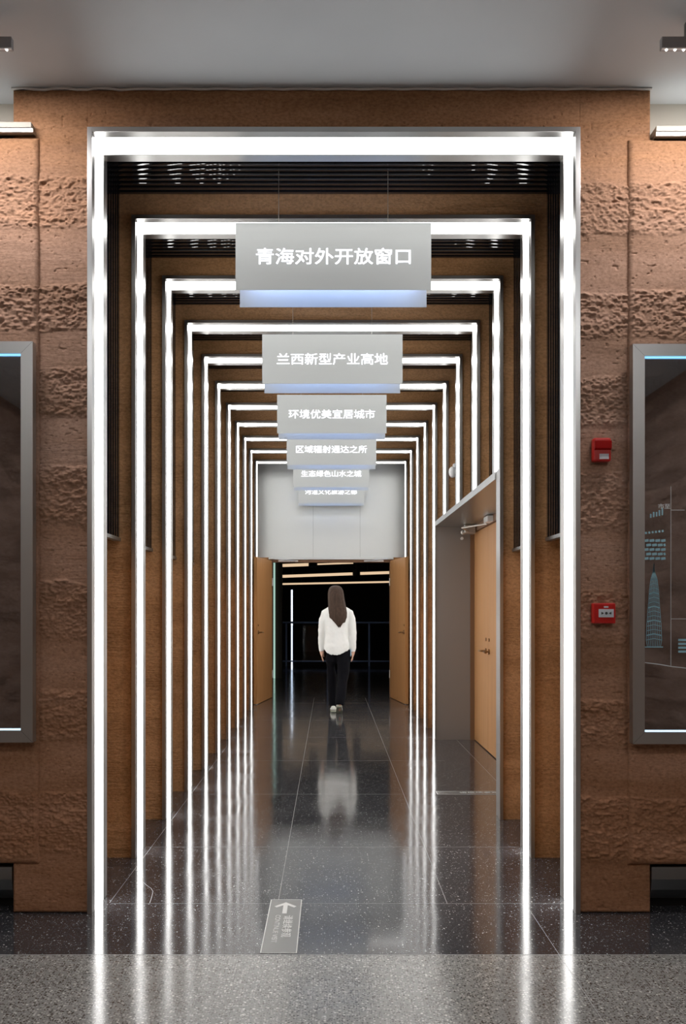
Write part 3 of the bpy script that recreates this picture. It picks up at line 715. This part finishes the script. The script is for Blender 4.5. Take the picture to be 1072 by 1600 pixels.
M['hall_wall_fill'] = mat('wall_fill_diffuser', (0.9, 0.9, 0.9), 0.5, emit=(1.0, 0.95, 0.9), estr=20)
M['washer'] = mat('grey_lamp_housing', (0.33, 0.33, 0.34), 0.5, 0.2)
for s, lab in ((-1, 'left'), (1, 'right')):  # unseen lamps added to brighten the side walls mirrored in the display glass
    xw = s*(3.43 if s > 0 else 3.6)-s*0.98
    t = thing('wall_washer', (xw, -1.5, CEIL), 'added unseen fill lamp along the %s side wall of the hall' % lab, 'ceiling lamp')
    part('housing', MB().box(xw-0.035, xw+0.035, -3.2, 0.6, 3.600, 3.650, 0.003).box(xw-0.02, xw+0.02, -3.0, -2.96, 3.64, CEIL).box(xw-0.02, xw+0.02, 0.3, 0.34, 3.64, CEIL), M['washer'], t)
    part('diffuser', MB().box(xw-0.03, xw+0.03, -3.18, 0.58, 3.596, 3.5999), M['hall_wall_fill'], t)
washer(-1.82, -1.272, 'grey wall washer lamp with white LED dots under the ceiling, top left')
washer(1.290, 1.84, 'grey wall washer lamp with white LED dots under the ceiling, top right')
for x, y, lab in ((-1.7, 0.6, 'left'), (1.7, 0.6, 'right'), (0.0, -2.2, 'rear')):  # out-of-view panels added to lift the ambient light on floor and ceiling
    t = thing('ceiling_fill_light', (x, y, CEIL), 'added square fill light panel on the front hall ceiling, %s one behind the viewer' % lab, 'ceiling light', 'added fill light panels of the front hall')
    part('frame', MB().box(x-0.32, x+0.32, y-0.32, y+0.32, CEIL-0.02, CEIL-0.001), 'white_plastic', t)
    part('diffuser', MB().box(x-0.30, x+0.30, y-0.30, y+0.30, CEIL-0.024, CEIL-0.0201), 'room_fill', t)

# ------------------------------------------------------------------ the woman
M['skin'] = mat('skin', (0.60, 0.36, 0.26), 0.5)
M['blouse'] = mat('white_blouse', (0.78, 0.79, 0.77), 0.85)
M['trousers'] = mat('black_trousers', (0.004, 0.004, 0.006), 0.9, spec=0.12)
M['shoe'] = mat('white_trainer', (0.75, 0.75, 0.70), 0.5)
M['sole'] = mat('grey_sole', (0.30, 0.31, 0.24), 0.7)
M['denim'] = mat('pale_blue_phone', (0.25, 0.45, 0.60), 0.4)
def hair_mat():
    m = mat('brown_hair', (0.07, 0.04, 0.025), 0.55, spec=0.25); t_ = NT(m)
    f = t_.noise((190, 190, 5), 1.0, 3)
    t_.l(t_.ramp(f, [(0.3, (0.020, 0.011, 0.007)), (0.7, (0.075, 0.042, 0.026))]), t_.b.inputs['Base Color'])
    t_.l(t_.bump(f, 0.5, 0.006), t_.b.inputs['Normal']); return m
M['hair'] = hair_mat()
PX, PYY = 0.078, 13.08
woman = thing('person', (PX, PYY, 0), 'woman with long brown hair walking away, white blouse, black trousers, white trainers', 'person')
def W(x, y, z): return (PX+x, PYY+y, z)
# body: one continuous skinned surface
V, E, R = [], [], []
def jv(p, r, parent=None):
    V.append(p); R.append(r); i = len(V)-1
    if parent is not None: E.append((parent, i))
    return i
pel = jv((0, 0, 0.90), (0.10, 0.075))
wai = jv((0, 0, 1.05), (0.09, 0.07), pel)
che = jv((0, 0, 1.24), (0.10, 0.075), wai)
nb_ = jv((0, -0.005, 1.385), (0.055, 0.05), che)
nk = jv((0, 0.0, 1.43), (0.048, 0.048), nb_)
hd = jv((0, 0.012, 1.50), (0.062, 0.072), nk)
h2 = jv((0, 0.015, 1.575), (0.070, 0.082), hd)
h3 = jv((0, 0.010, 1.625), (0.045, 0.055), h2)
ns = jv((0, 0.105, 1.515), (0.012, 0.012), hd)
for s in (-1, 1):
    ear = jv((s*0.078, 0.0, 1.52), (0.010, 0.016), hd)
    fy = 0.02 if s < 0 else -0.04
    sh = jv((s*0.155, 0, 1.335), (0.034, 0.034), che)
    el = jv((s*0.200, -0.015+fy*0.4, 1.06), (0.028, 0.028), sh)
    wr = jv((s*0.200, 0.03+fy, 0.825), (0.024, 0.030), el)
    pa = jv((s*0.198, 0.04+fy, 0.765), (0.016, 0.036), wr)
    for k, (dy, ln) in enumerate(((0.024, 0.070), (0.008, 0.078), (-0.008, 0.072), (-0.023, 0.058))):
        f0 = jv((s*0.198, 0.04+fy+dy, 0.735), (0.0085, 0.0085), pa)
        f1 = jv((s*0.192, 0.044+fy+dy, 0.735-ln*0.45), (0.008, 0.008), f0)
        f2 = jv((s*0.178, 0.046+fy+dy, 0.735-ln*0.85), (0.0068, 0.0068), f1)
    t0 = jv((s*0.185, 0.078+fy, 0.765), (0.010, 0.010), pa)
    t1 = jv((s*0.176, 0.086+fy, 0.725), (0.008, 0.008), t0)
    # legs: left forward, right trailing
    if s < 0: hip, kn, an, bal, toe = (-0.075, 0.0, 0.86), (-0.075, 0.135, 0.50), (-0.055, 0.18, 0.085), (-0.055, 0.29, 0.035), (-0.056, 0.33, 0.035)
    else: hip, kn, an, bal, toe = (0.085, 0, 0.86), (0.075, 0.01, 0.50), (0.034, -0.145, 0.14), (0.030, -0.07, 0.06), (0.030, -0.02, 0.045)
    a = jv(hip, (0.060, 0.060), pel); md = jv(tuple((u+v)/2 for u, v in zip(hip, kn)), (0.050, 0.050), a); b = jv(kn, (0.040, 0.040), md); m2 = jv(tuple((u+v)/2-(0 if j_ != 1 else 0.0) for j_, (u, v) in enumerate(zip(kn, an))), (0.034, 0.034), b); c = jv(an, (0.024, 0.024), m2); d = jv(bal, (0.020, 0.016), c); e_ = jv(toe, (0.016, 0.013), d)
me = bpy.data.meshes.new('body'); me.from_pydata(V, E, []); me.materials.append(M['skin'])
body = bpy.data.objects.new('body', me); COL.objects.link(body); body.parent = woman
sk = body.modifiers.new('skin', 'SKIN'); sk.use_smooth_shade = True
if not me.skin_vertices: 
    bpy.context.view_layer.objects.active = body; bpy.ops.mesh.customdata_skin_add()
for i, r in enumerate(R): me.skin_vertices[0].data[i].radius = r; me.skin_vertices[0].data[i].use_root = (i == 0)
body.modifiers.new('sub', 'SUBSURF').levels = 2; body.modifiers['sub'].render_levels = 2

def ring(cx, cy, z, rx, ry, n=28, dz=None, wob=0.0, ph=0.0, tilt=0.0):
    out = []
    for k in range(n):
        a = 2*PI*k/n; rr = 1+wob*math.sin(7*a+ph)
        zz = z+(dz(a) if dz else 0)+tilt*math.sin(a)
        out.append(W(cx+rx*rr*math.cos(a), cy+ry*rr*math.sin(a), zz))
    return out
def limb(q, pts, rs, seg=14):
    q.tube([W(*p) for p in pts], rs, seg)
def remesh(o, vox, sm=4):
    r = o.modifiers.new('remesh', 'REMESH'); r.mode = 'VOXEL'; r.voxel_size = vox; r.use_smooth_shade = True
    s_ = o.modifiers.new('smooth', 'SMOOTH'); s_.factor = 0.5; s_.iterations = sm
def folds(o, strength, size):
    tx = bpy.data.textures.new('folds', 'CLOUDS'); tx.noise_scale = size
    d = o.modifiers.new('folds', 'DISPLACE'); d.texture = tx; d.strength = strength; d.mid_level = 0.5; d.texture_coords = 'GLOBAL'
# blouse
q = MB()
hem = lambda a: -0.055*max(0, math.cos(a+PI/2+0.25))**2*1.0+0.02*abs(math.cos(a))
rs_ = [(0.80, 0.158, 0.118), (0.86, 0.160, 0.120), (0.93, 0.156, 0.115), (1.02, 0.150, 0.110), (1.12, 0.150, 0.112), (1.22, 0.158, 0.115), (1.29, 0.168, 0.110), (1.335, 0.158, 0.095), (1.37, 0.122, 0.078), (1.41, 0.066, 0.060), (1.43, 0.058, 0.055)]
q.loft([ring(-0.003, 0.0, z, rx, ry, 36, hem if k < 1 else ((lambda a: hem(a)*0.5) if k == 1 else None), 0.02 if k < 6 else 0.0, k*0.4) for k, (z, rx, ry) in enumerate(rs_)])
for s in (-1, 1):
    fy = 0.02 if s < 0 else -0.04
    limb(q, [(s*0.105, 0, 1.335), (s*0.158, 0, 1.298), (s*0.188, -0.005, 1.21), (s*0.200, -0.012+fy*0.3, 1.08), (s*0.204, 0.01+fy*0.7, 0.95), (s*0.203, 0.028+fy, 0.86), (s*0.202, 0.032+fy, 0.80)],
         [0.042, 0.050, 0.050, 0.046, 0.043, 0.040, 0.031])
bl = part('blouse', q, 'blouse', woman, 'loose white long-sleeved blouse'); remesh(bl, 0.010, 3); folds(bl, 0.014, 0.07)
# trousers
q = MB()
q.loft([ring(0.0, 0.0, z, rx, ry, 28) for z, rx, ry in ((0.80, 0.145, 0.110), (0.88, 0.148, 0.112), (0.96, 0.130, 0.100))])
limb(q, [(-0.070, 0.0, 0.87), (-0.078, 0.05, 0.70), (-0.076, 0.13, 0.50), (-0.066, 0.165, 0.30), (-0.056, 0.185, 0.12), (-0.055, 0.185, 0.085)], [0.082, 0.080, 0.066, 0.058, 0.053, 0.052])
limb(q, [(0.072, 0.0, 0.87), (0.082, 0.01, 0.70), (0.076, 0.01, 0.50), (0.055, -0.05, 0.32), (0.034, -0.12, 0.16), (0.030, -0.13, 0.125)], [0.086, 0.088, 0.078, 0.070, 0.063, 0.062])
tr = part('trousers', q, 'trousers', woman, 'loose black trousers'); remesh(tr, 0.010, 3); folds(tr, 0.010, 0.08)
# shoes
def shoe(cx, cy, z, pitch, lab):
    Rm = Matrix.Rotation(pitch, 4, 'X')
    pivot = Vector((cx, cy+0.19, 0.0))
    def Tm(p): return pivot+Rm @ (Vector(p)-pivot)+Vector((0, 0, z))
    prof = [(-0.005, 0.028, 0.075), (0.02, 0.036, 0.088), (0.06, 0.036, 0.086), (0.10, 0.038, 0.070), (0.15, 0.044, 0.055), (0.20, 0.043, 0.045), (0.235, 0.030, 0.036), (0.25, 0.014, 0.026)]
    def rg(y, w_, h_, z0): 
        return [Tm((cx+w_*math.cos(a)*(1 if math.sin(a) < 0.2 else 0.85), cy+y, z0+(h_-z0)*(0.5+0.5*math.sin(a)))) for a in [2*PI*k/16 for k in range(16)]]
    q = MB().loft([[W(*(p-Vector((0, 0, 0)))) for p in rg(y, w_, h_, 0.022)] for y, w_, h_ in prof])
    o = part('shoe', q, 'shoe', woman, lab, smooth=True)
    def sl(y, w_, z0, z1): return [Tm((cx+w_*1.08*math.cos(a), cy+y, (z0+z1)/2+(z1-z0)/2*math.sin(a))) for a in [PI/4+PI/2*k for k in range(4)]]
    q = MB().loft([[W(*p) for p in sl(y, w_*1.25, -0.0, 0.030)] for y, w_, h_ in prof])
    part('sole', q, 'sole', o)
shoe(-0.050, 0.125, 0.002, 0.0, 'white trainer, foot forward')
shoe(0.024, -0.175, 0.004, -0.50, 'white trainer, heel lifted')
# hair
q = MB(); n = 44; rings = []
levels = [(1.655, 0.012, 0.016, 0.012), (1.648, 0.046, 0.056, 0.010), (1.628, 0.075, 0.085, 0.006), (1.59, 0.093, 0.102, 0.0), (1.54, 0.101, 0.106, -0.006), (1.48, 0.104, 0.098, -0.018), (1.42, 0.108, 0.085, -0.032),
          (1.36, 0.113, 0.070, -0.055), (1.30, 0.115, 0.058, -0.075), (1.24, 0.108, 0.048, -0.090), (1.19, 0.082, 0.038, -0.098), (1.155, 0.048, 0.028, -0.100), (1.12, 0.014, 0.012, -0.100)]
for k, (z, rx, ry, cy) in enumerate(levels):
    dx = -0.022+0.045*max(0, (1.55-z)/0.4)
    rings.append([W(dx+rx*(1+(0.0 if k < 3 else 0.045)*math.sin(13*2*PI*j/n+0.5*k))*math.cos(2*PI*j/n), cy+ry*(1+(0.0 if k < 3 else 0.05)*math.sin(11*2*PI*j/n+0.4*k))*math.sin(2*PI*j/n), z-(0.012*math.sin(5*2*PI*j/n) if k > 9 else 0)) for j in range(n)])
q.loft(rings)
part('hair', q, 'hair', woman, 'long straight brown hair', smooth=True)
# phone held in the right hand
ph = solo('mobile_phone', MB().box(PX+0.168, PX+0.178, PYY-0.035, PYY+0.030, 0.745, 0.845, 0.003), 'denim', (PX+0.173, PYY, 0.79), 'pale blue phone held in the right hand of the walking woman', 'phone')
